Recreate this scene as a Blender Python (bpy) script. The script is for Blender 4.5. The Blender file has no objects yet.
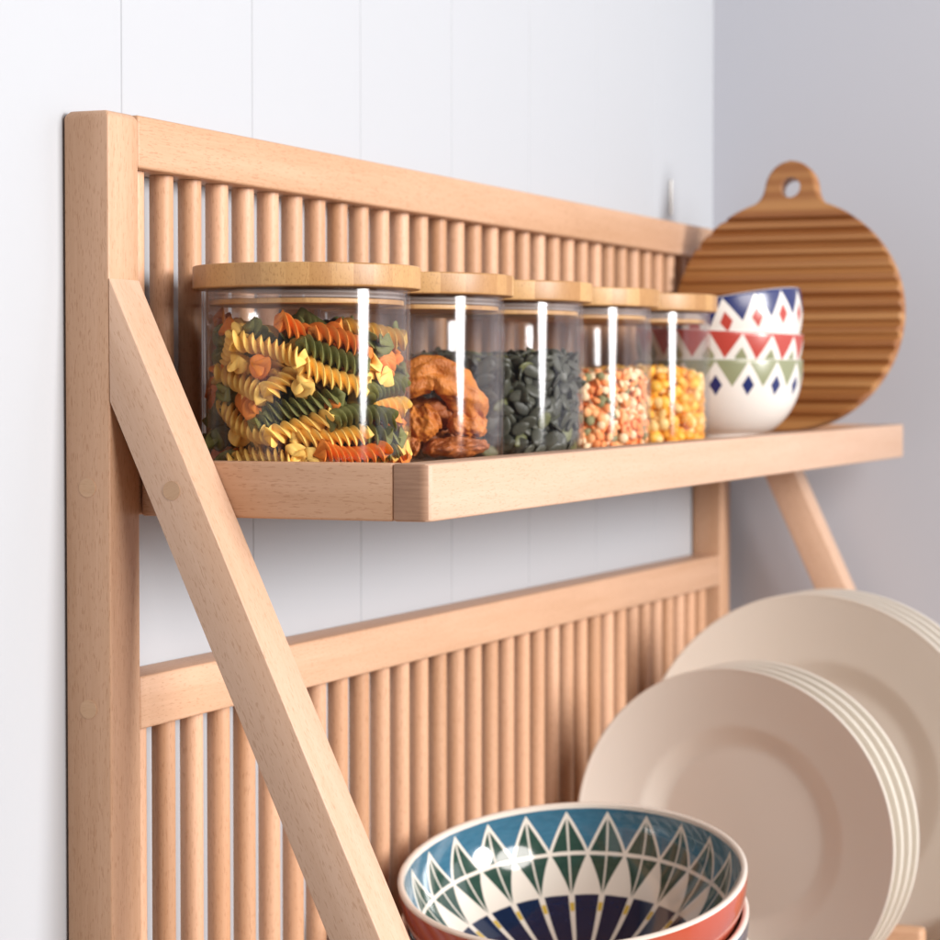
import bpy, bmesh, math, random
import numpy as np
from mathutils import Vector, Matrix, noise as mnoise
R_ = random.Random(11)
PI = math.pi
S = bpy.context.scene
C = S.collection
ZC = 1.5                     # height of the lens above the (unseen) floor

# ------------------------------------------------------------------ camera
F_PX = 2500.0
pitch = math.atan(82 / F_PX)
psi = math.atan(1042 / F_PX * math.cos(pitch))
Fv = Vector((math.cos(psi) * math.cos(pitch), math.sin(psi) * math.cos(pitch), -math.sin(pitch)))
Rv = Vector((math.sin(psi), -math.cos(psi), 0))
Uv = Rv.cross(Fv)
cd = bpy.data.cameras.new('camera')
cam = bpy.data.objects.new('camera', cd); C.objects.link(cam)
m = Matrix((Rv, Uv, -Fv)).transposed().to_4x4(); m.translation = (0, 0, ZC)
cam.matrix_world = m
cd.sensor_width = 36; cd.lens = 36 * F_PX / 940
cd.clip_start = .05; cd.clip_end = 100
cd.dof.use_dof = True; cd.dof.focus_distance = 1.21; cd.dof.aperture_fstop = 15
S.camera = cam

# ------------------------------------------------------------------ light
W = bpy.data.worlds.new('World'); S.world = W; W.use_nodes = True
bg = W.node_tree.nodes['Background']
bg.inputs[0].default_value = (.93, .94, 1.0, 1); bg.inputs[1].default_value = .125

def area(name, loc, target, size, power, col, shape='DISK'):
    l = bpy.data.lights.new(name, 'AREA'); l.shape = shape; l.size = size; l.energy = power; l.color = col
    o = bpy.data.objects.new(name, l); C.objects.link(o)
    o.location = Vector(loc) + Vector((0, 0, ZC))
    d = Vector(target) - Vector(loc)
    o.rotation_euler = d.to_track_quat('-Z', 'Y').to_euler()
    return o
key = area('key_softbox', (1.22, -2.0, .44), (1.22, .6, .0), .66, 80, (1, .985, .965), 'ELLIPSE'); key.data.size_y = 1.0
area('added_fill', (.20, -1.7, .90), (1.6, .6, -.2), 1.3, 50, (1, .93, .88), 'DISK')  # added fill light, placed to brighten the plates and left-facing sides

S.view_settings.view_transform = 'Standard'; S.view_settings.look = 'None'
S.view_settings.exposure = 0; S.view_settings.gamma = 1
S.render.engine = 'CYCLES'
cy = S.cycles
cy.max_bounces = 16; cy.transparent_max_bounces = 48; cy.diffuse_bounces = 5; cy.glossy_bounces = 5
cy.caustics_reflective = False; cy.caustics_refractive = False
cy.sample_clamp_indirect = 6

# ------------------------------------------------------------------ node helpers
class NT:
    def __init__(s, name):
        s.m = bpy.data.materials.new(name); s.m.use_nodes = True
        s.n = s.m.node_tree.nodes; s.l = s.m.node_tree.links
        s.b = s.n['Principled BSDF']; s.out = s.n['Material Output']
    def put(s, inp, v):
        if isinstance(v, bpy.types.NodeSocket): s.l.new(v, inp)
        elif isinstance(v, (tuple, list)) and len(v) == 3 and inp.type == 'RGBA': inp.default_value = (*v, 1)
        else: inp.default_value = v
    def M(s, op, a, b=0.0, c=0.0, clamp=False):
        n = s.n.new('ShaderNodeMath'); n.operation = op; n.use_clamp = clamp
        s.put(n.inputs[0], a); s.put(n.inputs[1], b); s.put(n.inputs[2], c)
        return n.outputs[0]
    def mix(s, f, a, b, mode='MIX'):
        n = s.n.new('ShaderNodeMix'); n.data_type = 'RGBA'; n.blend_type = mode
        s.put(n.inputs[0], f); s.put(n.inputs[6], a); s.put(n.inputs[7], b)
        return n.outputs[2]
    def step(s, x, e, w=.004):          # 1 where x > e
        n = s.n.new('ShaderNodeMapRange'); n.interpolation_type = 'SMOOTHSTEP'
        s.put(n.inputs[0], x)
        if isinstance(e, bpy.types.NodeSocket):
            s.put(n.inputs[1], s.M('SUBTRACT', e, w)); s.put(n.inputs[2], s.M('ADD', e, w))
        else:
            n.inputs[1].default_value = e - w; n.inputs[2].default_value = e + w
        return n.outputs[0]
    def coord(s, scale=(1, 1, 1), which='Object', rnd=False):
        t = s.n.new('ShaderNodeTexCoord'); o = t.outputs[which]
        if rnd:
            i = s.n.new('ShaderNodeObjectInfo'); v = s.n.new('ShaderNodeVectorMath'); v.operation = 'MULTIPLY_ADD'
            cb = s.n.new('ShaderNodeCombineXYZ')
            for k in range(3): s.l.new(i.outputs['Random'], cb.inputs[k])
            s.l.new(cb.outputs[0], v.inputs[0]); v.inputs[1].default_value = (7.3, 5.1, 3.7); s.l.new(o, v.inputs[2])
            o = v.outputs[0]
        mp = s.n.new('ShaderNodeMapping'); mp.inputs['Scale'].default_value = scale
        s.l.new(o, mp.inputs[0]); return mp.outputs[0]
    def noise(s, vec, scale=1.0, detail=3.0, rough=.55):
        n = s.n.new('ShaderNodeTexNoise'); s.l.new(vec, n.inputs['Vector'])
        n.inputs['Scale'].default_value = scale; n.inputs['Detail'].default_value = detail; n.inputs['Roughness'].default_value = rough
        return n.outputs[0]
    def bump(s, h, strength, dist=.001):
        n = s.n.new('ShaderNodeBump'); s.l.new(h, n.inputs['Height']); n.inputs['Strength'].default_value = strength
        n.inputs['Distance'].default_value = dist; s.l.new(n.outputs[0], s.b.inputs['Normal'])
    def set(s, col=None, rough=None, **k):
        if col is not None: s.put(s.b.inputs['Base Color'], col)
        if rough is not None: s.put(s.b.inputs['Roughness'], rough)
        for a, v in k.items(): s.put(s.b.inputs[a.replace('_', ' ')], v)
        return s.m

def beech(name, axis, light=(0.658, 0.419, 0.282), dark=(0.533, 0.309, 0.183), rnd=.12, fleck=.9):
    t = NT(name)
    def sc(across, along): return tuple(along if k == axis else across for k in range(3))
    wide = t.noise(t.coord(sc(55, 3.5), rnd=True), 1, 4, .6)
    fine = t.noise(t.coord(sc(900, 30), rnd=True), 1, 3, .6)
    fl = t.noise(t.coord(sc(1500, 215), rnd=True), 1, 1.0, .5)
    tone = t.M('ADD', t.M('MULTIPLY', wide, .75), t.M('MULTIPLY', fine, .3))
    n = t.n.new('ShaderNodeMapRange'); t.l.new(tone, n.inputs[0]); n.inputs[1].default_value = .32; n.inputs[2].default_value = .72
    col = t.mix(n.outputs[0], light, dark)
    f = t.step(fl, .635, .035)
    col = t.mix(t.M('MULTIPLY', f, .42 * fleck), col, (.36, .165, .075))
    if rnd:
        i = t.n.new('ShaderNodeObjectInfo')
        h = t.n.new('ShaderNodeHueSaturation'); t.l.new(col, h.inputs['Color'])
        t.l.new(t.M('MULTIPLY_ADD', i.outputs['Random'], rnd, 1 - rnd * .62), h.inputs['Value'])
        t.l.new(t.M('MULTIPLY_ADD', i.outputs['Random'], -.4 * rnd, 1 + .3 * rnd), h.inputs['Saturation'])
        col = h.outputs[0]
    t.bump(t.M('SUBTRACT', fine, f), .12, .0004)
    return t.set(col, .46, Specular_IOR_Level=.35)

wood = {a: beech('beech_grain_' + 'xyz'[a], a) for a in range(3)}
wood_shelf = beech('beech_shelf_front', 0, (0.631, 0.433, 0.320), (0.560, 0.354, 0.241), fleck=.6)
wood_brace = beech('beech_brace', 2, (0.688, 0.478, 0.353), (0.585, 0.372, 0.250), fleck=.8)
wood_dowel = beech('beech_dowel', 2, (0.679, 0.423, 0.282), (0.568, 0.313, 0.179), rnd=.30)
wood_plug = beech('beech_plug', 1, (0.619, 0.402, 0.255), (0.516, 0.313, 0.179), fleck=.5)
def endgrain():
    t = NT('beech_end_grain')
    a = t.noise(t.coord((60, 60, 750)), 1, 4, .65)
    b = t.noise(t.coord((1500, 1500, 1500)), 1, 2, .6)
    col = t.mix(t.M('ADD', t.M('MULTIPLY', a, 1.2), -.1, clamp=True), (.47, .28, .18), (.22, .11, .065))
    col = t.mix(t.M('MULTIPLY', b, .3), col, (.40, .22, .13))
    return t.set(col, .6)
wood_end = endgrain()

def bamboo():
    t = NT('bamboo_lid')
    tc = t.coord((1, 1, 1))
    sx = t.n.new('ShaderNodeSeparateXYZ'); t.l.new(tc, sx.inputs[0])
    ang = t.M('MULTIPLY_ADD', sx.outputs[0], .62, t.M('MULTIPLY', sx.outputs[1], -.78))
    cell = t.M('FLOOR', t.M('MULTIPLY', ang, 90))
    wn = t.n.new('ShaderNodeTexWhiteNoise'); wn.noise_dimensions = '1D'
    i = t.n.new('ShaderNodeObjectInfo')
    t.l.new(t.M('ADD', cell, t.M('MULTIPLY', i.outputs['Random'], 97)), wn.inputs['W'])
    fine = t.noise(t.coord((500, 500, 120), rnd=True), 1, 3, .6)
    col = t.mix(t.M('ADD', t.M('MULTIPLY', wn.outputs[0], .75), t.M('MULTIPLY', fine, .35)), (0.619, 0.370, 0.155), (0.344, 0.163, 0.052))
    dots = t.step(t.noise(t.coord((1300, 1300, 500), rnd=True), 1, 1, .5), .62, .05)
    col = t.mix(t.M('MULTIPLY', dots, .35), col, (.24, .10, .03))
    t.bump(fine, .15, .0004)
    return t.set(col, .42)
m_bamboo = bamboo()

def paint(name, col, rough=.6):
    t = NT(name)
    big = t.noise(t.coord((2.2, 2.2, 1.1)), 1, 3, .5)
    c = t.mix(t.M('MULTIPLY', big, .5), col, tuple(v * .95 for v in col))
    t.bump(t.noise(t.coord((260, 260, 120)), 1, 3, .6), .10, .0006)
    return t.set(c, rough)
m_wall = paint('white_wall_paint', (.465, .485, .520))
m_side = paint('grey_wall_paint', (.50, .515, .57), .7)

def glass(name, tint=(.985, .985, .985), edge=(.70, .68, .68)):
    t = NT(name); t.n.remove(t.b)
    lw = t.n.new('ShaderNodeLayerWeight'); lw.inputs[0].default_value = .5
    f = lw.outputs['Facing']
    fr = t.M('MULTIPLY_ADD', t.M('POWER', f, 4.0), .50, .023)
    tr = t.n.new('ShaderNodeBsdfTransparent'); t.put(tr.inputs[0], t.mix(t.M('POWER', f, 7.0), tint, edge))
    gl = t.n.new('ShaderNodeBsdfGlossy'); gl.inputs['Roughness'].default_value = .085
    bp = t.n.new('ShaderNodeBump'); t.l.new(t.noise(t.coord((26, 26, 13), rnd=True), 1, 2, .5), bp.inputs['Height']); bp.inputs['Strength'].default_value = .12; bp.inputs['Distance'].default_value = .003; t.l.new(bp.outputs[0], gl.inputs['Normal'])
    t.put(gl.inputs[0], (.97, .97, 1))
    mx = t.n.new('ShaderNodeMixShader'); t.l.new(fr, mx.inputs[0]); t.l.new(tr.outputs[0], mx.inputs[1]); t.l.new(gl.outputs[0], mx.inputs[2])
    t.l.new(mx.outputs[0], t.out.inputs[0]); return t.m
m_glass = glass('jar_glass')

def plain(name, col, rough=.4, nz=0, nscale=300, var=None, rnd=0, **k):
    t = NT(name); c = col
    if var:
        c = t.mix(t.noise(t.coord((nscale,) * 3, rnd=True), 1, 3, .6), col, var)
    if rnd:
        i = t.n.new('ShaderNodeObjectInfo'); h = t.n.new('ShaderNodeHueSaturation')
        t.put(h.inputs['Color'], c); t.l.new(t.M('MULTIPLY_ADD', i.outputs['Random'], rnd, 1 - rnd / 2), h.inputs['Value']); c = h.outputs[0]
    if nz: t.bump(t.noise(t.coord((nscale,) * 3, rnd=True), 1, 4, .6), nz, .001)
    return t.set(c, rough, **k)
m_seal = plain('silicone_seal', (.80, .70, .66), .35, Alpha=.22)
m_steel = plain('brushed_steel', (.75, .75, .77), .35, Metallic=1.0)
m_cream = plain('cream_stoneware', (.92, .875, .80), .25, var=(.90, .85, .77), nscale=12, Coat_Weight=.4, Coat_Roughness=.15)
m_white = plain('white_glaze', (.84, .81, .77), .2, Coat_Weight=.5)

# ------------------------------------------------------------------ mesh helpers
def vec(*a): return Vector(a)
def link(name, me, mat, parent=None, loc=(0, 0, 0)):
    o = bpy.data.objects.new(name, me); C.objects.link(o)
    mats = mat if isinstance(mat, (list, tuple)) else [mat]
    if not me.materials:
        for q in mats: me.materials.append(q)
    if parent is not None: o.parent = parent; o.location = loc
    else: o.location = Vector(loc) + Vector((0, 0, ZC))
    return o
def bm_mesh(bm, smooth=True, ang=35):
    me = bpy.data.meshes.new('m'); bm.normal_update(); bm.to_mesh(me); bm.free()
    if smooth:
        me.polygons.foreach_set('use_smooth', [True] * len(me.polygons))
        me.set_sharp_from_angle(angle=math.radians(ang))
    return me
def thing(name, base, label, cat, group=None):
    o = bpy.data.objects.new(name, None); C.objects.link(o); o.empty_display_size = .02
    o.location = Vector(base) + Vector((0, 0, ZC))
    return tag(o, label, cat, group)
def tag(o, label, cat, group=None, kind=None):
    o['label'] = label
    if cat: o['category'] = cat
    if group: o['group'] = group
    if kind: o['kind'] = kind
    return o
def struct(o, label=None):
    o['kind'] = 'structure'
    return o
def box(lo, hi, base=(0, 0, 0), bev=.0012, seg=3):
    bm = bmesh.new()
    bmesh.ops.create_cube(bm, size=1)
    for v in bm.verts:
        v.co = Vector([(lo[k] + hi[k]) / 2 + v.co[k] * (hi[k] - lo[k]) - base[k] for k in range(3)])
    if bev: bmesh.ops.bevel(bm, geom=bm.edges[:], offset=bev, segments=seg, profile=.5, affect='EDGES')
    return bm
def lathe(prof, n=96, closed=True):
    """prof: list of (r,z); a closed surface of revolution; r==0 ends collapse"""
    bm = bmesh.new(); rings = []
    for r, z in prof:
        if r < 1e-6: rings.append([bm.verts.new((0, 0, z))])
        else: rings.append([bm.verts.new((r * math.cos(2 * PI * k / n), r * math.sin(2 * PI * k / n), z)) for k in range(n)])
    pairs = list(zip(rings[:-1], rings[1:]))
    if closed and len(rings[0]) > 1: pairs.append((rings[-1], rings[0]))
    for a, b in pairs:
        for k in range(n):
            j = (k + 1) % n
            if len(a) == 1 and len(b) == 1: continue
            if len(a) == 1: bm.faces.new((a[0], b[k], b[j]))
            elif len(b) == 1: bm.faces.new((a[k], b[0], a[j]))
            else: bm.faces.new((a[k], b[k], b[j], a[j]))
    bmesh.ops.recalc_face_normals(bm, faces=bm.faces[:])
    return bm
def rounded(prof_pts, r, n=4):
    """round the corners of an open polyline of (r,z)"""
    P = [Vector((a, b)) for a, b in prof_pts]; out = [P[0]]
    for i in range(1, len(P) - 1):
        a, b, c = P[i - 1], P[i], P[i + 1]
        d1 = (a - b); d2 = (c - b); q = min(r, d1.length * .45, d2.length * .45)
        s = b + d1.normalized() * q; e = b + d2.normalized() * q
        for k in range(n + 1):
            t = k / n; out.append(s * (1 - t) ** 2 + b * 2 * t * (1 - t) + e * t * t)
    out.append(P[-1]); return [(v.x, v.y) for v in out]

# ------------------------------------------------------------------ walls
YW = .6596; XW = 2.146
gx = [-.9 + .1445 * 0]
gx = [1.119 + .1441 * k for k in range(-16, 8)]
prof = [(-1.4, 0)]
for g in gx:
    if g > XW - .02: break
    prof += [(g - .0008, 0), (g - .0003, .0007), (g + .0003, .0007), (g + .0008, 0)]
prof += [(XW, 0)]
bm = bmesh.new()
v0 = [bm.verts.new((x, YW + d, -1.5)) for x, d in prof]; v1 = [bm.verts.new((x, YW + d, 1.1)) for x, d in prof]
for k in range(len(prof) - 1): bm.faces.new((v0[k], v0[k + 1], v1[k + 1], v1[k]))
b0 = [bm.verts.new((x, YW + .08, z)) for x, z in ((-1.4, -1.5), (XW, -1.5), (XW, 1.1), (-1.4, 1.1))]
bm.faces.new((b0[1], b0[0], b0[3], b0[2]))
struct(link('back_wall', bm_mesh(bm, False), m_wall))
bm = box((XW, -3.2, -1.5), (XW + .1, YW + .0795, 1.1), bev=0)
struct(link('side_wall', bm_mesh(bm, False), m_side))
bm = box((-3.5, -3.2, -1.6), (XW + .1, YW + .0795, -1.502), bev=0)
m_floor = plain('floor_boards', (.45, .36, .28), .5, var=(.36, .27, .2), nscale=6)
struct(link('floor', bm_mesh(bm, False), m_floor))

# ------------------------------------------------------------------ rack
YF, YB = .6332, .6584
XL0, XL1, XR0, XR1 = 1.0614, 1.0903, 2.0855, 2.1145
ZT = .1360; ZBOT = -.62
rb = (1.0614, YB, ZBOT)
rack = thing('plate_rack', rb, 'pale beech wall rack with dowel back, deep shelf and slanted braces', 'rack')
def rel(p, b=rb): return tuple(p[k] - b[k] for k in range(3))
def part(name, lo, hi, mat, parent=rack, base=rb, bev=.0012):
    return link(name, bm_mesh(box(lo, hi, base, bev)), mat, parent)
def upright(x0, x1):
    bm = box((x0, YF, ZBOT), (x1, YB, ZT), rb, 0)
    top = [e for e in bm.edges if all(v.co.z > (ZT - ZBOT) - 1e-5 for v in e.verts)]
    bmesh.ops.bevel(bm, geom=top, offset=.0042, segments=5, profile=.5, affect='EDGES')
    ed = [e for e in bm.edges if e.calc_face_angle(0) > .8]
    bmesh.ops.bevel(bm, geom=ed, offset=.0011, segments=3, profile=.5, affect='EDGES')
    return link('upright', bm_mesh(bm), wood[2], rack)
uL = upright(XL0, XL1); uR = upright(XR0, XR1)
def plug(parent, x, y, z, base, r=.0047):
    bm = bmesh.new(); bmesh.ops.create_cone(bm, cap_ends=True, segments=28, radius1=r, radius2=r, depth=.0006)
    bmesh.ops.rotate(bm, verts=bm.verts, matrix=Matrix.Rotation(PI / 2, 3, 'Y'))
    bmesh.ops.translate(bm, verts=bm.verts, vec=rel((x, y, z), base))
    return link('dowel_plug', bm_mesh(bm), wood_plug, parent)
plug(uL, XL0, .6459, -.1583, rb); plug(uL, XL0, .6459, -.049, rb)
part('top_rail', (XL1 + .0001, YF, .1096), (XR0 - .0001, YB, ZT), wood[0], bev=.0016)
part('middle_rail', (XL1 + .0001, YF, -.1715), (XR0 - .0001, YB, -.1448), wood[0], bev=.0014)
part('bottom_rail', (XL1 + .0001, YF, -.50), (XR0 - .0001, YB, -.474), wood[0])
YD = .6458
def dowel_mesh(L, r=.0062):
    bm = bmesh.new(); n = 24
    a = [bm.verts.new((r * math.cos(2 * PI * k / n), r * math.sin(2 * PI * k / n), 0)) for k in range(n)]
    b = [bm.verts.new((r * math.cos(2 * PI * k / n), r * math.sin(2 * PI * k / n), L)) for k in range(n)]
    for k in range(n): bm.faces.new((a[k], a[(k + 1) % n], b[(k + 1) % n], b[k]))
    bm.faces.new(a[::-1]); bm.faces.new(b)
    return bm_mesh(bm)
for z0, z1 in ((-.0600, .1094), (-.4738, -.1717)):
    first = None
    for k in range(33):
        x = 1.1053 + .02993 * k
        if first is None:
            first = o = link('dowel', dowel_mesh(z1 - z0), wood_dowel, rack)
        else:
            o = first.copy(); C.objects.link(o); o.parent = rack
        o.location = rel((x, YD, z0)); o.rotation_euler = (0, 0, R_.uniform(0, 6))
# rail carrying the lower ends of the upper dowels, behind the shelf
part('shelf_rail', (XL1 + .0001, YF + .0006, -.0635), (XR0 - .0001, YB, -.0402), wood[0])

# braces: square bars running down and out from the uprights
BS = math.atan(.4645)
def brace(x0, x1, dz=0):
    # local frame: z down along the bar, y = outwards normal
    dn = Vector((0, -math.sin(BS), -math.cos(BS))); out = Vector((0, -math.cos(BS), math.sin(BS)))
    # front line passes through (YF, .0542)
    P0 = Vector((x0, YF, .0542 + dz)); th = .0257; L = .56
    bm = bmesh.new()
    s_in = th / math.tan(BS)               # where the back line meets the upright's face
    pts = [(0, 0), (L, 0), (L, -th), (s_in, -th)]
    fr = [bm.verts.new((0, b, a)) for a, b in pts]; bk = [bm.verts.new((x1 - x0, b, a)) for a, b in pts]
    bm.faces.new(fr); bm.faces.new(bk[::-1])
    for k in range(4): j = (k + 1) % 4; bm.faces.new((fr[k], bk[k], bk[j], fr[j]))
    bmesh.ops.recalc_face_normals(bm, faces=bm.faces[:])
    ed = [e for e in bm.edges if not any(v.co.z < .001 and abs(v.co.y) < 1e-6 for v in e.verts) or all(abs(v.co.y) < 1e-6 for v in e.verts)]
    bmesh.ops.bevel(bm, geom=ed, offset=.0011, segments=3, profile=.5, affect='EDGES')
    o = link('brace', bm_mesh(bm), wood_brace, rack)
    # local y -> out, local z -> -dn
    Mx = Matrix((Vector((1, 0, 0)), out, dn)).transposed()
    o.rotation_euler = Mx.to_euler(); o.location = Vector(rel(P0))
    return o
bL = brace(XL0, XL1); bR = brace(XR0, XR1, .016)
def brace_plug(b, s):
    bm = bmesh.new(); bmesh.ops.create_cone(bm, cap_ends=True, segments=28, radius1=.0047, radius2=.0047, depth=.0006)
    bmesh.ops.rotate(bm, verts=bm.verts, matrix=Matrix.Rotation(PI / 2, 3, 'Y'))
    bmesh.ops.translate(bm, verts=bm.verts, vec=(0, -.0125, s))
    link('dowel_plug', bm_mesh(bm), wood_plug, b)
sp = ((.6332 - .5969) * math.sin(BS) + (.0542 + .0489) * math.cos(BS))
brace_plug(bL, sp)

# shelf: framed tray, rising very slightly towards the right
TILT = .0056
sb = (1.0906, .6330, -.0640)
def shelf_box(lo, hi, bev=.0014): return box(lo, hi, sb, bev)
YSF = .4748
bm = shelf_box((1.0906, YSF, -.0640), (2.0968, YSF + .0197, -.0362), 0)
vert = [e for e in bm.edges if abs(e.verts[0].co.z - e.verts[1].co.z) > .01 and all(v.co.y < -.1583 + .001 for v in e.verts)]
vert = [e for e in vert if abs(e.verts[0].co.y - (YSF - sb[1])) < 1e-4]
bmesh.ops.bevel(bm, geom=vert, offset=.0058, segments=6, profile=.5, affect='EDGES')
ed = [e for e in bm.edges if e.calc_face_angle(0) > .8]
bmesh.ops.bevel(bm, geom=ed, offset=.0014, segments=3, profile=.5, affect='EDGES')
bm.normal_update()
for f in bm.faces: f.material_index = 1 if abs(f.normal.x) > .62 else 0
front = link('shelf_front', bm_mesh(bm), [wood_shelf, wood_end], rack)
front.location = rel(sb); front.rotation_euler = (0, -TILT, 0)
shelf = link('shelf', bm_mesh(shelf_box((1.1042, YSF + .0200, -.0590), (2.0780, .6326, -.0444), .0008)), wood[0], rack)
shelf.location = rel(sb); shelf.rotation_euler = (0, -TILT, 0)
front.parent = shelf; front.location = (0, 0, 0); front.rotation_euler = (0, 0, 0)
for x0, x1 in ((1.0906, 1.1041), (2.0781, 2.0850)):
    link('side_rail', bm_mesh(shelf_box((x0, YSF + .0198, -.0640), (x1, .6326, -.0362))), wood[1], shelf)

# lower shelf with its plate rests
ls = link('lower_shelf', bm_mesh(box((XL1 + .0002, .37, -.470), (XR0 - .0002, .6325, -.450), rb)), wood[0], rack)
link('front_rail', bm_mesh(box((XL1 + .0002, .345, -.470), (XR0 - .0002, .3698, -.436), rb)), wood[0], ls)
for x, y0, y1, zt in ((1.775, .385, .6, -.388), (1.812, .25, .378, -.384), (1.63, .39, .6, -.41), (1.96, .30, .6, -.40)):
    link('plate_rest', bm_mesh(box((x - .008, y0, -.4498), (x + .008, y1, zt), rb, .004)), wood[1], ls)

# ------------------------------------------------------------------ jars
JR = .0535; JY = .5738; JX = [1.159 + .13 * k for k in range(5)]
def shelf_z(x): return -.0442 + TILT * (x - 1.0906)
def jar_meshes():
    h = .0936
    out = [(0, .0), (JR - .004, .0), (JR - .0012, .0012), (JR, .004), (JR, .0045), (JR, .006), (JR, h - .003), (JR, h - .0005), (JR, h), (JR - .0004, h + .0005), (JR - .0018, h + .0005), (JR - .0022, h), (JR - .0022, h - .0005), (JR - .0022, h - .003), (JR - .0022, .009), (JR - .0022, .006),
           (JR - .0022, .0055), (JR - .0035, .0036), (JR - .006, .003), (0, .003)]
    g = bm_mesh(lathe(out, 128, False), True, 40)
    lr = .0587; z0 = .0942; z1 = z0 + .0118
    lid = bm_mesh(lathe([(0, z0)] + rounded([(0, z0), (lr, z0), (lr, z1), (0, z1)], .0011)[1:-1] + [(0, z1)], 128, False), True, 40)
    pr = .0500
    plugm = bm_mesh(lathe([(0, z0 - .0082)] + rounded([(0, z0 - .0082), (pr, z0 - .0082), (pr, z0 - .0056), (0, z0 - .0056)], .0006)[1:-1] + [(0, z0 - .0056)], 96, False), True, 40)
    seal = bm_mesh(lathe([(pr - .002, z0 - .0054), (JR - .0026, z0 - .0050), (JR - .0026, z0 - .0042), (pr - .0015, z0 - .0036), (JR - .0026, z0 - .0028), (JR - .0026, z0 - .002), (pr - .002, z0 - .0012)], 96, True), True, 40)
    return g, lid, plugm, seal
GM = jar_meshes()
JL = ['glass jar with bamboo lid packed full of tricolour spiral pasta',
      'glass jar with bamboo lid holding wrinkled orange dried fruit pieces',
      'glass jar with bamboo lid two thirds full of dark green seeds',
      'glass jar with bamboo lid half full of mixed orange lentils and pale grains',
      'glass jar with bamboo lid half full of golden popping corn, beside the small bowls']
jars = []
for k in range(5):
    if k == 0:
        t = thing('storage_jar', (JX[0], JY, shelf_z(JX[0])), JL[0], 'jar', 'bamboo lidded glass jars on the shelf')
        link('glass', GM[0], m_glass, t)
        l = link('lid', GM[1], m_bamboo, t); link('lid_plug', GM[2], m_bamboo, l); link('seal', GM[3], m_seal, l)
        proto = t
    else:
        t = proto.copy(); C.objects.link(t); t['label'] = JL[k]
        for ch in list(proto.children):
            c2 = ch.copy(); C.objects.link(c2); c2.parent = t
            for g2 in list(ch.children):
                d2 = g2.copy(); C.objects.link(d2); d2.parent = c2
        t.location = (JX[k], JY, shelf_z(JX[k]) + ZC)
    t.rotation_euler = (0, 0, [0, .9, 2.0, 3.3, 4.2][k])
    jars.append(t)

def foodmat(name, a, b, rough=.62, ns=200, **k): return plain(name, a, rough, .35, ns, b, .3, Specular_IOR_Level=.3, **k)
# fusilli
def fusilli(L=.036, r=.0061, turns=2.5, bend=.1, lob=3, seed=0):
    rr = random.Random(seed); n = 30; m_ = 44; rings = []
    bm = bmesh.new()
    for i in range(m_ + 1):
        u = i / m_; z = (u - .5) * L; tw = 2 * PI * turns * u
        endf = 1 + .12 * abs(2 * u - 1) ** 4
        ring = []
        for k in range(n):
            th = 2 * PI * k / n
            q = .5 + .5 * math.cos(lob * th)
            rad = (.0019 + (r - .0019) * q ** 1.15) * endf
            wob = .0009 * math.cos(lob * th) * (abs(2 * u - 1) ** 8)
            x = rad * math.cos(th + tw) + bend * (u - .5) ** 2 * L; y = rad * math.sin(th + tw)
            ring.append(bm.verts.new((x, y, z + wob * (1 if u > .5 else -1))))
        rings.append(ring)
    for a, b in zip(rings[:-1], rings[1:]):
        for k in range(n): j = (k + 1) % n; bm.faces.new((a[k], a[j], b[j], b[k]))
    for ring, s in ((rings[0], 1), (rings[-1], -1)):
        c = bm.verts.new((ring[0].co + ring[n // 2].co) / 2 * .3 + Vector((0, 0, ring[0].co.z * .86)))
        for k in range(n):
            j = (k + 1) % n
            bm.faces.new((ring[j], ring[k], c) if s > 0 else (ring[k], ring[j], c))
    return bm_mesh(bm, True, 60)
FM = [fusilli(.0345, .0057, 2.6, .2), fusilli(.032, .0055, 2.2, .7, 3, 1), fusilli(.037, .0055, 2.9, -.5, 3, 2)]
fc = [foodmat('pasta_yellow', (.90, .61, .18), (.84, .50, .10)), foodmat('pasta_green', (.20, .195, .06), (.12, .125, .032)), foodmat('pasta_orange', (.82, .28, .05), (.70, .19, .025))]
FMM = [[None] * 3 for _ in range(3)]
for a in range(3):
    for b in range(3):
        q = FM[a].copy(); q.materials.append(fc[b]); FMM[a][b] = q
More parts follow.
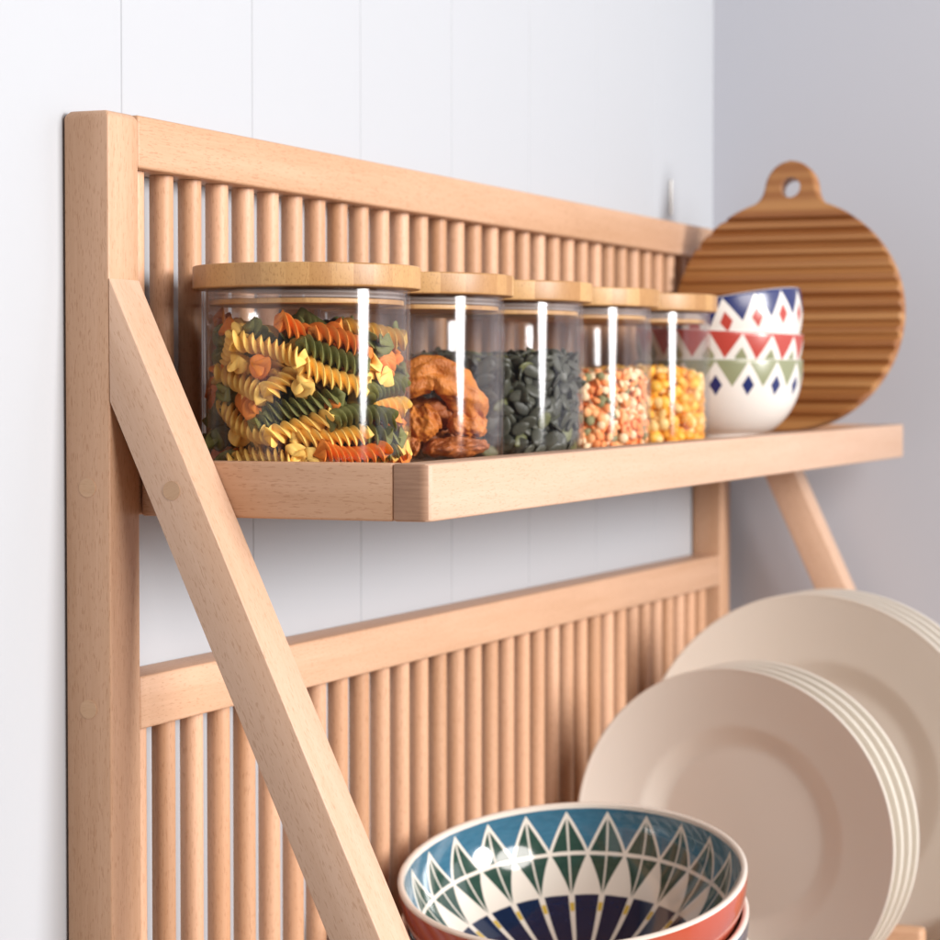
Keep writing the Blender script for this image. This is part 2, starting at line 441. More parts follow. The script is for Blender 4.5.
PK = np.array([177,-304,416,93,31,19,199,289,570,53,-84,-14,25,174,449,44,-89,-8,-167,404,466,88,36,-32,-394,-154,181,-47,83,-30,-252,33,279,69,-59,-43,-24,-229,326,-23,97,-3,-246,-367,53,-83,56,0,-320,-301,381,-64,69,34,385,-208,318,45,82,35,137,334,233,-88,-39,-26,-111,-218,351,24,-97,4,-278,214,53,-100,1,0,421,-129,130,-29,-96,1,320,-228,565,23,96,13,358,-258,199,-53,-74,-42,-259,253,135,87,50,1,-294,28,53,12,99,0,68,110,137,15,-75,-64,-376,-114,403,-61,54,-59,10,-157,53,100,9,0,-304,128,215,1,-100,-2,189,328,169,-88,23,-41,-320,-300,135,-68,73,-5,104,217,430,43,-89,-14,255,-33,561,-95,-30,-9,-306,-91,505,-65,50,-57,445,58,254,8,-64,76,220,-276,53,16,-99,0,-289,332,257,68,58,-45,261,-99,379,-43,-90,-7,-403,-174,271,38,-89,23,124,-378,478,-73,-60,-33,-18,-333,416,-33,-94,11,-189,-130,494,27,-93,25,-89,-20,240,-12,-98,18,276,204,154,-99,-10,-10,-111,422,550,94,25,-22,-171,227,514,-83,46,32,169,-309,106,42,-77,48,-184,106,130,97,-24,0,230,315,320,9,57,82,-192,-295,457,-68,57,-47,-162,147,567,-93,37,8,316,-23,53,-46,-89,0,-76,256,132,-88,-47,2,55,-49,144,62,78,5,-305,164,405,82,16,-54,-437,-21,509,5,-96,-27,385,-208,409,44,83,34,-353,176,291,72,61,32,242,277,107,89,12,44,-157,11,404,54,57,62,325,-157,362,-44,-84,-31,22,337,570,34,-84,-42,348,-46,130,-54,-84,-4,-162,358,53,-70,-71,0,-127,22,164,85,-41,-34,228,-168,183,11,-91,-39,60,-38,226,0,100,5,94,-325,53,-54,84,0,-6,-84,396,-43,-87,22,-196,-178,415,-71,67,-22,7,-344,53,53,-85,0,-325,24,482,38,-26,-89,153,19,53,20,-98,0,172,-300,195,14,-85,51,-4,-302,242,83,-53,-19,35,388,182,-90,-29,-32,-198,-392,235,89,-45,0,-70,-19,405,44,87,-22,329,291,536,-61,69,39,-56,-374,132,-40,65,-64,218,51,130,-50,-86,11,10,244,283,14,99,-1,382,-222,53,-50,-87,0,410,-152,523,-33,-90,-29,130,319,497,31,-95,-1,227,103,538,97,-10,21,-236,-85,217,66,-34,-66,237,58,393,46,29,-84,327,-98,291,99,13,-9,-50,331,237,-4,96,26,-265,356,53,80,60,0,-114,-378,53,-79,62,0,294,63,466,53,-82,20,-115,-87,53,100,-2,0,-17,17,570,97,8,-21,-412,150,362,32,89,33,-54,49,304,-62,78,7,168,-220,530,-70,-69,-17,368,-124,182,-46,-82,-33,416,153,53,-34,94,0,-197,-19,134,-85,52,-1,410,166,302,-32,79,-53,-443,24,53,5,100,0,296,26,128,52,86,1,-325,77,405,-98,-11,20,-158,-301,234,84,-6,-54,-340,-103,132,-37,93,-1,168,409,133,-93,38,0,340,137,348,-36,71,-60,-263,77,526,7,-93,35,-74,136,53,100,-5,0,-189,149,460,-13,87,-48,-18,387,466,74,47,-48,129,-139,308,-6,-77,63,-293,-144,312,92,22,-32,375,232,363,-46,74,-50,-369,25,53,10,100,0,-63,369,390,-57,-68,46,-337,-177,566,-76,63,13,-333,256,487,-64,-55,53,-371,52,243,2,39,-92,-141,236,217,9,100,-1,431,89,519,-17,85,49,346,-136,53,-50,-87,0,-101,-12,53,-100,3,0,-48,-95,586,-89,18,42,225,-65,449,81,-48,35,282,240,478,52,-84,-16,-173,62,300,63,-75,19,136,328,53,89,46,0,-43,-435,340,99,-9,14,147,339,349,8,71,70,-58,367,53,-69,-72,0,-101,322,310,-11,96,27,141,-165,600,75,61,25,258,218,53,-45,-90,0,-263,-238,53,100,2,0,-298,-163,53,100,6,0,-174,-317,371,22,-91,35,-275,-340,543,-73,59,34,-178,-351,162,61,-75,-26,-318,-300,472,65,-68,-34,-235,367,137,85,53,-3,67,-247,310,25,-97,2,253,217,359,-39,-78,-49,21,-334,130,-24,96,-11,-8,-396,270,-93,37,8,-9,-296,498,-12,-99,10,35,446,241,-69,6,-72,153,215,350,28,74,61,261,-369,351,-8,-6,100,-67,223,567,-79,57,23,185,-331,320,20,76,-62,-44,-66,493,32,94,-15,280,80,53,-44,-90,0,-217,-178,132,47,-88,-3,44,361,53,80,60,0,-14,-16,200,9,97,-23,254,16,274,92,-21,33,-100,61,53,-100,4,0,-199,-195,236,83,27,-49,-22,190,373,-80,-57,19,-229,377,313,-75,-46,47,-421,142,179,29,86,42,92,-109,384,5,77,-64,-32,291,369,79,61,-5,245,164,226,-98,19,2,-361,-70,213,65,-76,0,34,207,53,100,-7,0,150,-113,461,73,-68,-6,123,-122,154,-32,46,-83,251,80,204,-95,29,-14,42,-355,576,-76,62,19,20,210,135,89,45,4,95,-298,138,27,-96,2,10,-239,199,91,-10,39,-203,261,278,26,63,74,136,55,343,-69,72,9,296,-142,223,10,99,-13], float).reshape(-1, 6)
cn = ['yellow', 'green', 'orange']
for i, r in enumerate(PK):
    c = Vector(r[:3]) / 1e4; a = Vector(r[3:]) / 100; a.normalize()
    col = R_.choices([0, 1, 2], [.50, .27, .23])[0]
    me = FMM[R_.randrange(3)][col]
    o = link('spiral_pasta', me, fc[col], None, (JX[0] + c.x, JY + c.y, shelf_z(JX[0]) + .003 + c.z * 1.19))
    o.rotation_euler = (a.to_track_quat('Z', 'Y').to_matrix() @ Matrix.Rotation(R_.uniform(0, 6.3), 3, 'Z')).to_euler()
    tag(o, cn[col] + ' spiral pasta piece inside the first glass jar', 'pasta', cn[col] + ' pasta spirals in the jar')

# dried fruit
def dried(path, radii, seed, flat=1.0):
    bm = bmesh.new(); n = 56; P = [Vector(p) for p in path]; M_ = 84; rings = []
    rr = random.Random(seed); ph = [rr.uniform(0, 6) for _ in range(8)]
    def at(u):
        t = u * (len(P) - 1); i = min(int(t), len(P) - 2); f = t - i
        p0 = P[max(i - 1, 0)]; p1 = P[i]; p2 = P[i + 1]; p3 = P[min(i + 2, len(P) - 1)]
        q = .5 * ((2 * p1) + (p2 - p0) * f + (2 * p0 - 5 * p1 + 4 * p2 - p3) * f * f + (3 * p1 - p0 - 3 * p2 + p3) * f ** 3)
        r = radii[i] * (1 - f) + radii[i + 1] * f
        return q, r
    for i in range(M_ + 1):
        u = i / M_; c, r = at(u); d = (at(min(1, u + .01))[0] - at(max(0, u - .01))[0]).normalized()
        s = d.cross(Vector((.1, .2, 1))).normalized(); w = s.cross(d)
        cap = math.sqrt(max(0, 1 - abs(2 * u - 1) ** 5)); cap = max(cap, .02)
        ring = []
        for k in range(n):
            th = 2 * PI * k / n
            lump = 1 + .32 * mnoise.noise(Vector((u * 6.5, math.cos(th) * 1.6, math.sin(th) * 1.6)) + Vector((seed, 0, 0))) + .13 * mnoise.noise(Vector((u * 17, math.cos(th) * 4, math.sin(th) * 4)) + Vector((seed, 3, 0))) + .09 * math.sin(3 * th + ph[0] + 5 * u) + .07 * math.sin(2 * th + ph[1] - 9 * u) + .05 * math.sin(11 * u + ph[2] + th) + .035 * math.sin(7 * th + ph[3] + 16 * u) + .03 * math.sin(23 * u + ph[4] + 4 * th)
            rad = r * cap * lump
            ring.append(bm.verts.new(c + s * math.cos(th) * rad + w * math.sin(th) * rad * flat))
        rings.append(ring)
    for a, b in zip(rings[:-1], rings[1:]):
        for k in range(n): j = (k + 1) % n; bm.faces.new((a[k], a[j], b[j], b[k]))
    bm.faces.new(rings[0][::-1]); bm.faces.new(rings[-1])
    bmesh.ops.recalc_face_normals(bm, faces=bm.faces[:])
    return bm_mesh(bm, True, 70)
def fruitmat(name, a, b):
    t = NT(name); n1 = t.noise(t.coord((170, 170, 170)), 1, 5, .65); n2 = t.noise(t.coord((60, 60, 60)), 1, 3, .6)
    c = t.mix(t.M('MULTIPLY_ADD', n2, 1.6, -.3, clamp=True), a, b)
    t.bump(n1, .9, .0022); return t.set(c, .42, Specular_IOR_Level=.4)
dm = fruitmat('dried_fruit_skin', (.74, .27, .045), (.36, .085, .012))
dm2 = fruitmat('dried_fruit_slice', (.52, .17, .04), (.24, .055, .012))
# directions in the jar: vr = to the right in the picture, vc = towards the camera
az = math.atan2(JY, JX[1]); vc = Vector((-math.cos(az), -math.sin(az), 0)); vr = Vector((math.sin(az), -math.cos(az), 0)); up = Vector((0, 0, 1))
def jp(r, c, h): return vr * r + vc * c + up * h
J1 = Vector((JX[1], JY, shelf_z(JX[1]) + .003))
fr = [
 ([jp(-.016, .022, .036), jp(.000, .033, .044), jp(.013, .033, .048), jp(.025, .028, .041), jp(.035, .018, .030), jp(.040, .010, .023)], [.0085, .0090, .0095, .0100, .0085, .0060], 1.0, 'long bent orange dried fruit lying on top in the second jar', dm),
 ([jp(-.006, .036, .017), jp(.006, .037, .020), jp(.015, .034, .025)], [.0085, .0095, .0070], 1.0, 'short knobbly orange dried fruit low at the left of the second jar', dm),
 ([jp(.022, .030, .019), jp(.032, .022, .020), jp(.041, .010, .018)], [.0050, .0068, .0055], 1.0, 'small orange dried fruit beneath the long bent one', dm),
 ([jp(.008, .033, .006), jp(.026, .026, .0075), jp(.040, .012, .006)], [.009, .0115, .009], .42, 'flat brown dried slice lying on the base of the second jar', dm2),
 ([jp(-.010, .040, .006), jp(-.002, .041, .008), jp(.005, .040, .007)], [.0065, .0075, .006], .8, 'dark brown dried piece at the bottom left of the second jar', dm2),
 ([jp(-.03, .00, .030), jp(-.012, .008, .036), jp(.004, .008, .034)], [.010, .011, .009], .9, 'orange dried fruit behind the long bent one in the second jar', dm),
 ([jp(-.03, -.02, .012), jp(0, -.022, .014), jp(.03, -.014, .012)], [.011, .013, .011], .8, 'brown dried fruit at the back of the second jar', dm2),
 ([jp(-.010, .012, .024), jp(.010, .018, .026), jp(.024, .014, .022)], [.010, .0115, .009], .9, 'dark dried fruit in the middle of the second jar', dm2),
]
for i, (pa, ra, fl, lab, mt) in enumerate(fr):
    tag(link('dried_fruit', dried(pa, ra, 30 + i, fl), mt, None, tuple(J1)), lab, 'dried fruit', 'dried fruit in the second jar')

# grains and seeds
def grain_mesh(kind, lo=False):
    bm = bmesh.new(); bmesh.ops.create_uvsphere(bm, u_segments=10 if lo else 16, v_segments=6 if lo else 10, radius=1)
    for v in bm.verts:
        x, y, z = v.co
        if kind == 'seed':
            w = 1 - .30 * max(0, x) ** 2 - .12 * x; v.co = Vector((x * .0066, y * .0040 * w, z * .00125 * (1 + .25 * (x * x + y * y))))
        elif kind == 'corn':
            w = 1 - .32 * max(0, x); v.co = Vector((x * .0050, y * .0044 * w, z * .0035 * w))
        else: v.co = Vector((x * .0034, y * .0032, z * .0018))
    return bm_mesh(bm, True, 80)
def fill(jx, top, spacing, inner, seed, tilt_sigma):
    """positions (point, outward normal) just inside the glass, front half first, then the rest"""
    rr = random.Random(seed); front_, rest = [], []
    RI = JR - .0022
    def add(lst, layer, step_, depth):
        z = .0035 + step_ * .4
        row = 0
        while z < top + .004:
            nn = int(2 * PI * (RI - depth) / step_)
            for k in range(nn):
                th = 2 * PI * (k + .5 * (row % 2)) / nn + rr.uniform(-.35, .35) * step_ / RI
                zz = z + rr.uniform(-.4, .4) * step_
                lim = top + .004 * math.sin(th * 2 + seed) * .7
                if zz > lim: continue
                rad = RI - depth - rr.uniform(0, .0009)
                p = Vector((rad * math.cos(th), rad * math.sin(th), zz)); nrm = Vector((math.cos(th), math.sin(th), 0))
                lst.append((p, nrm, th, layer))
            z += step_ * .80; row += 1
    tmp = []
    add(tmp, 0, spacing, inner); 
    tmp2 = []
    add(tmp2, 1, spacing, inner + spacing * .42); add(tmp2, 1, spacing, inner + spacing * .85)
    # top surface
    n_top = int(PI * RI * RI / (spacing * spacing) * 2.2)
    for k in range(n_top):
        rad = (RI - inner - spacing * .2) * math.sqrt(rr.random()); th = rr.uniform(0, 2 * PI)
        zz = top + .004 * math.sin(th * 2 + seed) * .7 * rad / RI + rr.uniform(-.0035, .001) + .003 * (1 - rad / RI)
        tmp2.append((Vector((rad * math.cos(th), rad * math.sin(th), zz)), Vector((rr.gauss(0, .3), rr.gauss(0, .3), 1)).normalized(), th, 2))
    camdir = math.atan2(-JY, -jx)
    for it in tmp:
        d = (it[2] - camdir + PI) % (2 * PI) - PI
        (front_ if abs(d) < 1.45 else rest).append(it)
    return front_, rest + tmp2, rr
def orient(nrm, rr, sig):
    n = (nrm + Vector((rr.gauss(0, sig), rr.gauss(0, sig), rr.gauss(0, sig)))).normalized()
    q = n.to_track_quat('Z', 'Y').to_matrix() @ Matrix.Rotation(rr.uniform(0, 6.283), 3, 'Z')
    return q
def merged(items, base_me, rr, sig, nmat, weights):
    n = len(base_me.vertices); co = np.empty(n * 3); base_me.vertices.foreach_get('co', co); co = co.reshape(-1, 3)
    faces = [tuple(p.vertices) for p in base_me.polygons]
    V = []; Fc = []; mi = []
    for q, (p, nr, th, la) in enumerate(items):
        Mx = np.array(orient(nr, rr, sig)); s = rr.uniform(.88, 1.1)
        V.append(co @ Mx.T * s + np.array(p)); off = q * n
        Fc += [tuple(a + off for a in f) for f in faces]
        mi += [rr.choices(range(nmat), weights)[0]] * len(faces)
    me = bpy.data.meshes.new('m'); me.from_pydata(np.vstack(V).tolist(), [], Fc)
    me.polygons.foreach_set('material_index', mi); me.polygons.foreach_set('use_smooth', [True] * len(Fc)); me.update()
    return me
def core(top):
    return lathe([(0, .0034), (.041, .0034), (.041, top - .006), (.035, top - .003), (0, top - .002)], 40, False)
def jar_fill(k, kind, top, spacing, inner, sig, mats, weights, name, group, labels, stuffname, stufflabel, individual=True):
    f, r, rr = fill(JX[k], top, spacing, inner, 40 + k, sig)
    base = (JX[k], JY, shelf_z(JX[k]))
    if not individual: r = f + r; f = []
    hi = grain_mesh(kind); variants = []
    for m_ in mats:
        q = hi.copy(); q.materials.append(m_); variants.append(q)
    f = sorted(f, key=lambda it: it[2])[:300]
    for p, nr, th, la in f:
        c = rr.choices(range(len(mats)), weights)[0]
        o = link(name, variants[c], mats[c], None, (base[0] + p.x, base[1] + p.y, base[2] + p.z))
        o.rotation_euler = orient(nr, rr, sig).to_euler(); s = rr.uniform(.88, 1.1); o.scale = (s, s, s)
        tag(o, labels[c], name.replace('_', ' '), group + ' ' + str(c) if False else labels[c])
    me = merged(r, grain_mesh(kind, True), rr, sig, len(mats), weights)
    cm = bm_mesh(core(top), True)
    bm = bmesh.new(); bm.from_mesh(me); nf = len(bm.faces); bm.from_mesh(cm)
    bm.faces.ensure_lookup_table()
    for ff in bm.faces[nf:]: ff.material_index = len(mats) - 1
    bm.to_mesh(me); bm.free()
    o = link(stuffname, me, mats, None, base)
    tag(o, stufflabel, None, None, 'stuff'); o['category'] = kind if kind != 'lentil' else 'lentils'
    return len(f), len(r)
sm = [foodmat('pumpkin_seed_dark', (.088, .088, .066), (.04, .042, .032), .34, 260), foodmat('pumpkin_seed_olive', (.17, .17, .07), (.09, .10, .045), .36, 260), foodmat('pumpkin_seed_deep', (.062, .062, .050), (.03, .032, .026), .4)]
print('seeds', jar_fill(2, 'seed', .0595, .0088, .0022, .34, sm, [.74, .10, .16], 'pumpkin_seed', '', ['dark green pumpkin seed pressed against the third jar glass', 'olive green pumpkin seed among the darker ones', 'blackish pumpkin seed pressed against the third jar glass'], 'pumpkin_seeds', 'dark green pumpkin seeds filling the third jar'))
cm_ = [foodmat('corn_yellow', (.93, .56, .10), (.85, .42, .045), .35), foodmat('corn_pale', (.92, .68, .32), (.88, .55, .17), .35), foodmat('corn_orange', (.86, .38, .035), (.76, .28, .02), .38)]
print('corn', jar_fill(4, 'corn', .0500, .0086, .0042, .9, cm_, [.45, .25, .30], 'corn_kernel', '', ['golden corn kernel against the last jar glass', 'pale tipped corn kernel against the last jar glass', 'deep orange corn kernel against the last jar glass'], 'corn_kernels', 'golden corn kernels filling the last jar'))
lm = [foodmat('lentil_orange', (.86, .34, .13), (.78, .25, .08)), foodmat('lentil_cream', (.86, .68, .46), (.80, .58, .34)), foodmat('lentil_green', (.27, .25, .12), (.2, .19, .09)), foodmat('lentil_peach', (.88, .46, .21), (.82, .36, .15))]
print('lentil', jar_fill(3, 'lentil', .0490, .0060, .0020, .7, lm, [.42, .20, .11, .27], 'lentil', '', [''] * 4, 'lentils', 'mixed orange, cream and green lentils filling the fourth jar', False))

# ------------------------------------------------------------------ small patterned bowls
def polar(t):
    tc = t.n.new('ShaderNodeTexCoord'); sx = t.n.new('ShaderNodeSeparateXYZ'); t.l.new(tc.outputs['Object'], sx.inputs[0])
    return t.M('ARCTAN2', sx.outputs[1], sx.outputs[0]), sx.outputs[2]
def small_bowl_mat(name, N, tri, dia, H, off):
    t = NT(name); a, z = polar(t)
    cream = (.74, .71, .67)
    q = t.M('ADD', t.M('MULTIPLY', a, N / (2 * PI)), 20 + off)
    s1 = t.M('ABSOLUTE', t.M('MULTIPLY_ADD', t.M('FRACT', q), 2, -1))                        # 0 mid triangle .. 1 between
    s2 = t.M('SUBTRACT', 1, s1)
    d = t.M('MULTIPLY', t.M('SUBTRACT', H, z), 10000.0)                                     # 0.1 mm units
    # triangles: from d=8 (0.8mm under rim) down to 150
    tl = t.M('DIVIDE', t.M('SUBTRACT', d, 10), 185)
    wid = t.M('SUBTRACT', 1.0, tl)
    tri_m = t.M('MULTIPLY', t.step(wid, s1, .03), t.step(d, -3, 2))
    col = t.mix(tri_m, cream, tri)
    dd = t.M('DIVIDE', t.M('ABSOLUTE', t.M('SUBTRACT', d, 182)), 76)
    dm_ = t.step(t.M('SUBTRACT', .40, t.M('MULTIPLY', dd, .40)), s2, .03)
    col = t.mix(dm_, col, dia)
    return t.set(col, .3, Coat_Weight=.4, Coat_Roughness=.2)
def small_bowl(loc, mat, tiltx, tilty, label, rot):
    Ro = .0625; H = .0605
    outp = []
    for k in range(25):
        u = k / 24; z = .006 + (H - .006) * u
        r = .032 + (Ro - .032) * (1 - (1 - min(1, u)) ** 2.35) ** (1 / 1.5)
        outp.append((min(r, Ro), z))
    foot = [(0, .003), (.026, .003), (.027, .0), (.0305, .0), (.0312, .0012)]
    inn = [(max(0, r - .0019), z + .0018) for r, z in outp[::-1]]
    inn[0] = (Ro - .0019, H)
    prof = foot + outp + [(Ro - .0004, H + .0007), (Ro - .0014, H + .0007)] + inn + [(0, .0095)]
    o = link('bowl', bm_mesh(lathe(prof, 128, False), True, 50), mat, None, loc)
    o.location.y += math.sin(tiltx) * H * .9
    o.rotation_euler = (Matrix.Rotation(tiltx, 3, 'X') @ Matrix.Rotation(tilty, 3, 'Y') @ Matrix.Rotation(rot, 3, 'Z')).to_euler()
    tag(o, label, 'bowl', 'small patterned bowls stacked on the shelf'); return o
navy = (.009, .018, .115); red = (.43, .052, .036); sage = (.25, .265, .15)
BX, BY = 1.800, .548; bz = shelf_z(BX)
small_bowl((BX, BY, bz), small_bowl_mat('bowl_green_pattern', 16, sage, navy, .0605, .35), .0, .0, 'lowest small bowl, with green triangles and navy diamonds', 0)
small_bowl((BX, BY, bz + .0218), small_bowl_mat('bowl_red_pattern', 16, red, sage, .0605, .55), .05, .0, 'middle small bowl, with a band of red triangles', 0)
small_bowl((BX - .0005, BY, bz + .0425), small_bowl_mat('bowl_navy_pattern', 16, navy, red, .0605, .10), -.19, .0, 'topmost small bowl, tilted, with navy triangles and red diamonds', 0)

# ------------------------------------------------------------------ round ridged board
def board_mat():
    t = NT('oiled_hardwood')
    a = t.noise(t.coord((40, 5, 60)), 1, 4, .6); b = t.noise(t.coord((700, 25, 700)), 1, 3, .6)
    c = t.mix(t.M('MULTIPLY_ADD', a, 1.5, -.25, clamp=True), (.41, .165, .045), (.22, .072, .016))
    c = t.mix(t.M('MULTIPLY', b, .45), c, (.20, .06, .015))
    e = t.noise(t.coord((2, .6, 95)), 1, 1, .5)
    c = t.mix(t.step(e, .52, .12), c, t.mix(.5, c, (.62, .33, .12)))
    return t.set(c, .4)
def board():
    Rb = .0950; hh = .1255; hw = .0205; th = .016
    zs = []; z = -Rb
    N = 300
    zmax = hh - .0
    pitch = .0108
    bm = bmesh.new(); rows = []
    for i in range(N + 1):
        z = -Rb + (zmax + Rb) * i / N
        w = math.sqrt(max(0, Rb * Rb - z * z)) if z < Rb else 0
        # neck and rounded handle
        zc = hh - hw
        if z > .06:
            hwid = hw if z < zc else math.sqrt(max(0, hw * hw - (z - zc) ** 2))
            flare = .011 * math.exp(-max(0, z - (Rb - .006)) / .0065) if z > Rb - .006 else .02
            cand = hwid + (flare if z > Rb - .006 else 0)
            if z > Rb - .006: cand = min(cand, math.sqrt(max(0, Rb * Rb - (Rb - .006) ** 2)))
            w = max(w, cand)
        w = max(w, .0008)
        g = 0
        if -Rb + .006 < z < Rb - .016:
            ph = (z / pitch) % 1.0
            g = .0038 * (max(0, math.sin(PI * min(1, ph / .5))) ** .6 if ph < .5 else 0)
        fx = g; e = min(.0022, w * .5)
        ex = .0056 if -Rb + .004 < z < Rb - .014 else .0022
        rows.append([(fx, w - e), (fx + .0007 if g < .0003 else fx, w - e * .3), (ex, w), (th - .002, w), (th, w - e), (th, -(w - e)), (th - .002, -w), (ex, -w), (fx + .0007 if g < .0003 else fx, -(w - e * .3)), (fx, -(w - e))])
    vr_ = [[bm.verts.new((x, y, -Rb + (zmax + Rb) * i / N)) for x, y in r] for i, r in enumerate(rows)]
    n = 10
    for a, b in zip(vr_[:-1], vr_[1:]):
        for k in range(n): j = (k + 1) % n; bm.faces.new((a[k], a[j], b[j], b[k]))
    bm.faces.new(vr_[0][::-1]); bm.faces.new(vr_[-1])
    bmesh.ops.recalc_face_normals(bm, faces=bm.faces[:])
    me = bm_mesh(bm, True, 40); me.materials.append(board_mat())
    o = link('cutting_board', me, None, None, (0, 0, 0))
    # hole in the handle
    bm = bmesh.new(); bmesh.ops.create_cone(bm, cap_ends=True, segments=40, radius1=.0083, radius2=.0083, depth=.06)
    bmesh.ops.rotate(bm, verts=bm.verts, matrix=Matrix.Rotation(PI / 2, 3, 'Y')); bmesh.ops.translate(bm, verts=bm.verts, vec=(0.008, 0, hh - hw - .0015))
    cme = bm_mesh(bm); cut = bpy.data.objects.new('cut', cme); C.objects.link(cut); cut.location = o.location
    md = o.modifiers.new('b', 'BOOLEAN'); md.object = cut; md.operation = 'DIFFERENCE'; md.solver = 'EXACT'
    dg = bpy.context.evaluated_depsgraph_get(); new = bpy.data.meshes.new_from_object(o.evaluated_get(dg))
    o.modifiers.clear(); o.data = new; new.set_sharp_from_angle(angle=math.radians(24)); bpy.data.objects.remove(cut)
    return o
bo = board()
bo.location = (1.962, .5420, .0600 + ZC)
bo.rotation_euler = (0, math.radians(7.5), math.radians(0))
tag(bo, 'round brown ridged wooden board with a holed handle, leaning behind the small bowls', 'cutting board')

# ------------------------------------------------------------------ plates
def plate_mesh(R0):
    k = R0
    def zc(u):
        sm = lambda e0, e1: (lambda q: q * q * (3 - 2 * q))(min(1, max(0, (u - e0) / (e1 - e0))))
        return .0040 + .0080 * sm(.49, .66) + .0150 * max(0, (u - .60) / .40) ** 1.25
    us = [i / 60 for i in range(61)]
    top = [(u * k, zc(u)) for u in us[:-1]] + [(.990 * k, zc(.99) + .0002), (k, zc(1) - .0006)]
    bot = [(k, zc(1) - .0028), (.990 * k, zc(.99) - .0038)] + [(u * k, zc(u) - .0042) for u in us[::-1] if .62 < u < .985] + [(.60 * k, .0012), (.56 * k, 0), (.53 * k, 0), (.52 * k, .0006), (0, .0006)]
    return bm_mesh(lathe(top + bot, 160, False), True, 60)
PA = math.radians(6)
def plates(R0, cx, cyy, cz, n, pitch, labels, group, az=PA):
    nrm = Vector((-math.cos(az), math.sin(az), 0)); me = plate_mesh(R0)
    q = (nrm.to_track_quat('Z', 'Y')).to_matrix()
    for i in range(n):
        p = Vector((cx, cyy, cz)) - nrm * (pitch * i + .026)
        o = link('plate', me, m_cream, None, tuple(p)); o.rotation_euler = (q @ Matrix.Rotation(i * 1.3, 3, 'Z')).to_euler()
        tag(o, labels[i], 'plate', group)
plates(.119, 1.667, .498, -.313, 4, .0165,
       ['front dinner plate of the smaller cream stack, right behind the big bowl', 'second of the four smaller cream plates standing in the rack', 'third of the four smaller cream plates standing in the rack', 'rearmost of the four smaller cream plates, next to the larger ones'], 'smaller cream plates standing in the rack')
plates(.146, 1.835, .483, -.3005, 4, .0155,
       ['front plate of the larger cream stack, behind the smaller plates', 'second of the larger cream plates standing on edge', 'third of the larger cream plates standing on edge', 'rearmost larger cream plate, nearest the grey side wall'], 'larger cream plates standing in the rack', math.radians(7))

# ------------------------------------------------------------------ big patterned bowls
BR = .1045; BH = .079
def big_inside():
    t = NT('big_bowl_pattern'); a, z = polar(t); N = 24
    white = (.80, .74, .66); blue = (.075, .27, .47); green = (.030, .095, .070); nav = (.012, .022, .085); yel = (.62, .43, .06)
    tc = t.n.new('ShaderNodeTexCoord'); sx = t.n.new('ShaderNodeSeparateXYZ'); t.l.new(tc.outputs['Object'], sx.inputs[0])
    rad = t.M('SQRT', t.M('ADD', t.M('POWER', sx.outputs[0], 2), t.M('POWER', sx.outputs[1], 2)))
    q = t.M('ADD', t.M('MULTIPLY', a, N / (2 * PI)), 30)
    s = t.M('ABSOLUTE', t.M('MULTIPLY_ADD', t.M('FRACT', q), 2, -1))      # 0 at the diamond's middle, 1 between
    d = t.M('DIVIDE', t.M('SUBTRACT', BH, z), BH)                          # 0 rim .. 1 base
    d0, d1, d2 = .065, .36, .63
    wob = t.noise(t.coord((60, 60, 60)), 1, 2, .5)
    d = t.M('ADD', d, t.M('MULTIPLY_ADD', wob, .012, -.006))
    e1 = t.M('DIVIDE', t.M('SUBTRACT', d, d0), d1 - d0)                    # diamond half width, upper
    e2 = t.M('DIVIDE', t.M('SUBTRACT', d2, d), d2 - d1)                    # lower
    brush = t.noise(t.coord((120, 120, 500)), 1, 3, .6)
    blue_c = t.mix(brush, (.022, .10, .17), (.07, .20, .30)); green_c = t.mix(brush, (.014, .045, .034), (.038, .085, .062)); nav_c = t.mix(brush, (.002, .009, .036), (.006, .020, .070))
    col = t.mix(t.step(d, .016, .004), white, blue_c)
    up_in = t.step(t.M('SUBTRACT', e1, s), .085, .02); up_line = t.step(t.M('SUBTRACT', e1, s), -.085, .02)
    zoneA = t.M('SUBTRACT', 1, t.step(d, d1, .003))
    A = t.mix(up_line, col, white); A = t.mix(up_in, A, green_c)
    lo_in = t.step(t.M('SUBTRACT', e2, s), .03, .02)
    B = t.mix(lo_in, white, green_c)
    col = t.mix(t.step(d, d1, .003), A, B)
    # centre line of each diamond and the ring through the middle
    ln = t.M('MULTIPLY', t.M('SUBTRACT', 1, t.step(s, .055, .02)), t.M('MULTIPLY', t.step(d, d0, .004), t.M('SUBTRACT', 1, t.step(d, d2, .004))))
    col = t.mix(t.M('MULTIPLY', ln, .85), col, white)
    ring = t.M('SUBTRACT', 1, t.step(t.M('ABSOLUTE', t.M('SUBTRACT', d, d1)), .013, .003))
    col = t.mix(ring, col, white)
    # navy rays
    sp_w = .20
    nv = t.M('MULTIPLY', t.step(d, .615, .004), t.step(s, sp_w, .03))
    col = t.mix(nv, col, nav_c)
    dot = t.M('MULTIPLY', t.M('SUBTRACT', 1, t.step(s, .15, .03)), t.M('MULTIPLY', t.step(d, .655, .005), t.M('SUBTRACT', 1, t.step(d, .70, .005))))
    col = t.mix(dot, col, yel)
    col = t.mix(t.M('SUBTRACT', 1, t.step(rad, .018, .001)), col, white)
    return t.set(col, .12, Coat_Weight=.7, Coat_Roughness=.04)
m_in = big_inside()
m_coral = plain('coral_glaze', (.47, .085, .045), .16, var=(.41, .07, .038), nscale=25, Coat_Weight=.6, Coat_Roughness=.05)
m_slate = plain('slate_blue_glaze', (.10, .15, .21), .16, var=(.07, .11, .16), nscale=25, Coat_Weight=.6, Coat_Roughness=.05)
m_rim = plain('cream_rim_glaze', (.80, .72, .64), .18, Coat_Weight=.6, Coat_Roughness=.05)
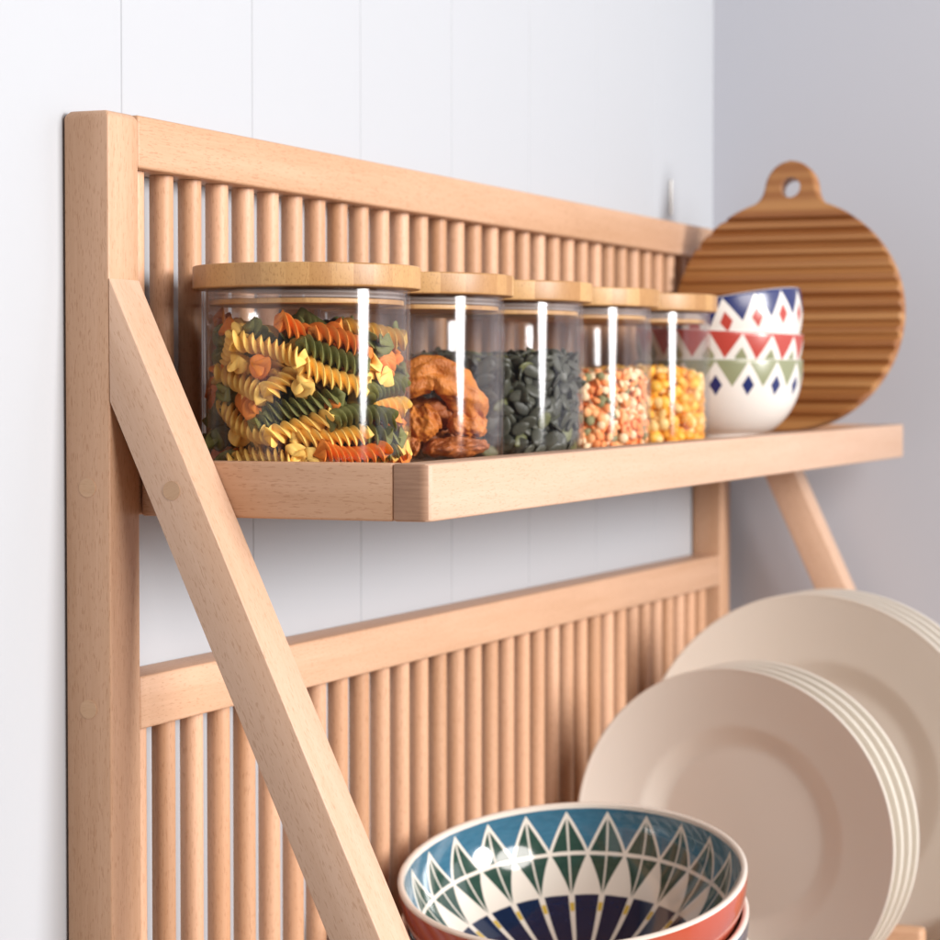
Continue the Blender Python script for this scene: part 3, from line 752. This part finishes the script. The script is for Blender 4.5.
def big_bowl(pos, tilt, axis, ext, label, rot=0):
    def rz(u): return (.036 + (BR - .036) * (1 - (1 - u) ** 2.1) ** (1 / 1.35))
    n = 34
    outp = [(rz(k / n), .006 + (BH - .006) * k / n) for k in range(n + 1)]
    inn = []
    for k in range(n, -1, -1):
        u = k / n; inn.append((rz(u) - .0040, .0105 + (BH - .0105) * u))
    foot = [(0, .0032), (.031, .0032), (.032, 0), (.0355, 0), (.0365, .0018)]
    rim = [(BR - .0002, BH + .0012), (BR - .0013, BH + .0018), (BR - .0026, BH + .0018), (BR - .0038, BH + .0012)]
    prof = foot + outp + rim + inn + [(.02, .0098), (0, .0094)]
    bm = lathe(prof, 208, False)
    no = len(foot) + len(outp)
    zr = BH - .0004
    for f in bm.faces:
        c = f.calc_center_median(); r = math.hypot(c.x, c.y)
        u = min(1, max(0, (c.z - .006) / (BH - .006)))
        outer = f.normal.x * c.x + f.normal.y * c.y > 0 or c.z < .006
        if c.z > zr and outer or c.z > BH + .0002: f.material_index = 2
        elif outer: f.material_index = 1
        else: f.material_index = 0
    me = bm_mesh(bm, True, 50)
    o = link('bowl', me, [m_in, ext, m_rim], None, (0, 0, 0))
    o.rotation_mode = 'XYZ'
    Mx = Matrix.Rotation(tilt, 3, Vector(axis)) @ Matrix.Rotation(rot, 3, 'Z')
    o.rotation_euler = Mx.to_euler()
    rimc = Vector(pos); o.location = rimc - (Matrix.Rotation(tilt, 3, Vector(axis)) @ Vector((0, 0, BH))) + Vector((0, 0, ZC))
    tag(o, label, 'bowl', 'large patterned bowls stacked below the shelf'); return o
# tilt towards the camera: rotate about the picture's horizontal axis
axh = (Rv.x, Rv.y, .0)
RC = Vector((1.3948, .515, -.2891))
def tilted(extra_r, t1, t2):
    return Matrix.Rotation(t1, 3, Vector(axh)) @ Matrix.Rotation(t2, 3, Vector((Fv.x, Fv.y, 0)))
def place_big(pos, t1, t2, ext, label, rot):
    Mt = tilted(0, t1, t2); q = Mt.to_quaternion(); ax, an = q.to_axis_angle()
    return big_bowl(pos, an, tuple(ax), ext, label, rot)
t1, t2 = math.radians(13), math.radians(-3.5)
place_big(RC, t1, t2, m_coral, 'large bowl with blue, green and navy patterned inside and coral outside, on top', .0)
nn = tilted(0, t1, t2) @ Vector((0, 0, 1))
place_big(RC - nn * .027, t1, t2, m_slate, 'large slate blue bowl nested under the coral one', .4)
place_big(RC - nn * .054, t1, t2, m_coral, 'third large bowl low in the stack under the slate blue one', .8)
place_big(RC - nn * .080, t1, t2, m_slate, 'lowest large bowl of the stack', 1.1)

# pale strip added on the wall, standing in for a faint shadow smear
strip_bm = box((2.020, YW - .0025, .146), (2.024, YW - .0004, .176), (2.022, YW, .146), .0015)
o = link('smear_strip', bm_mesh(strip_bm), m_white, None, (2.022, YW, .146))
tag(o, 'small pale strip standing in for a shadow smear above the rack rail', 'strip')
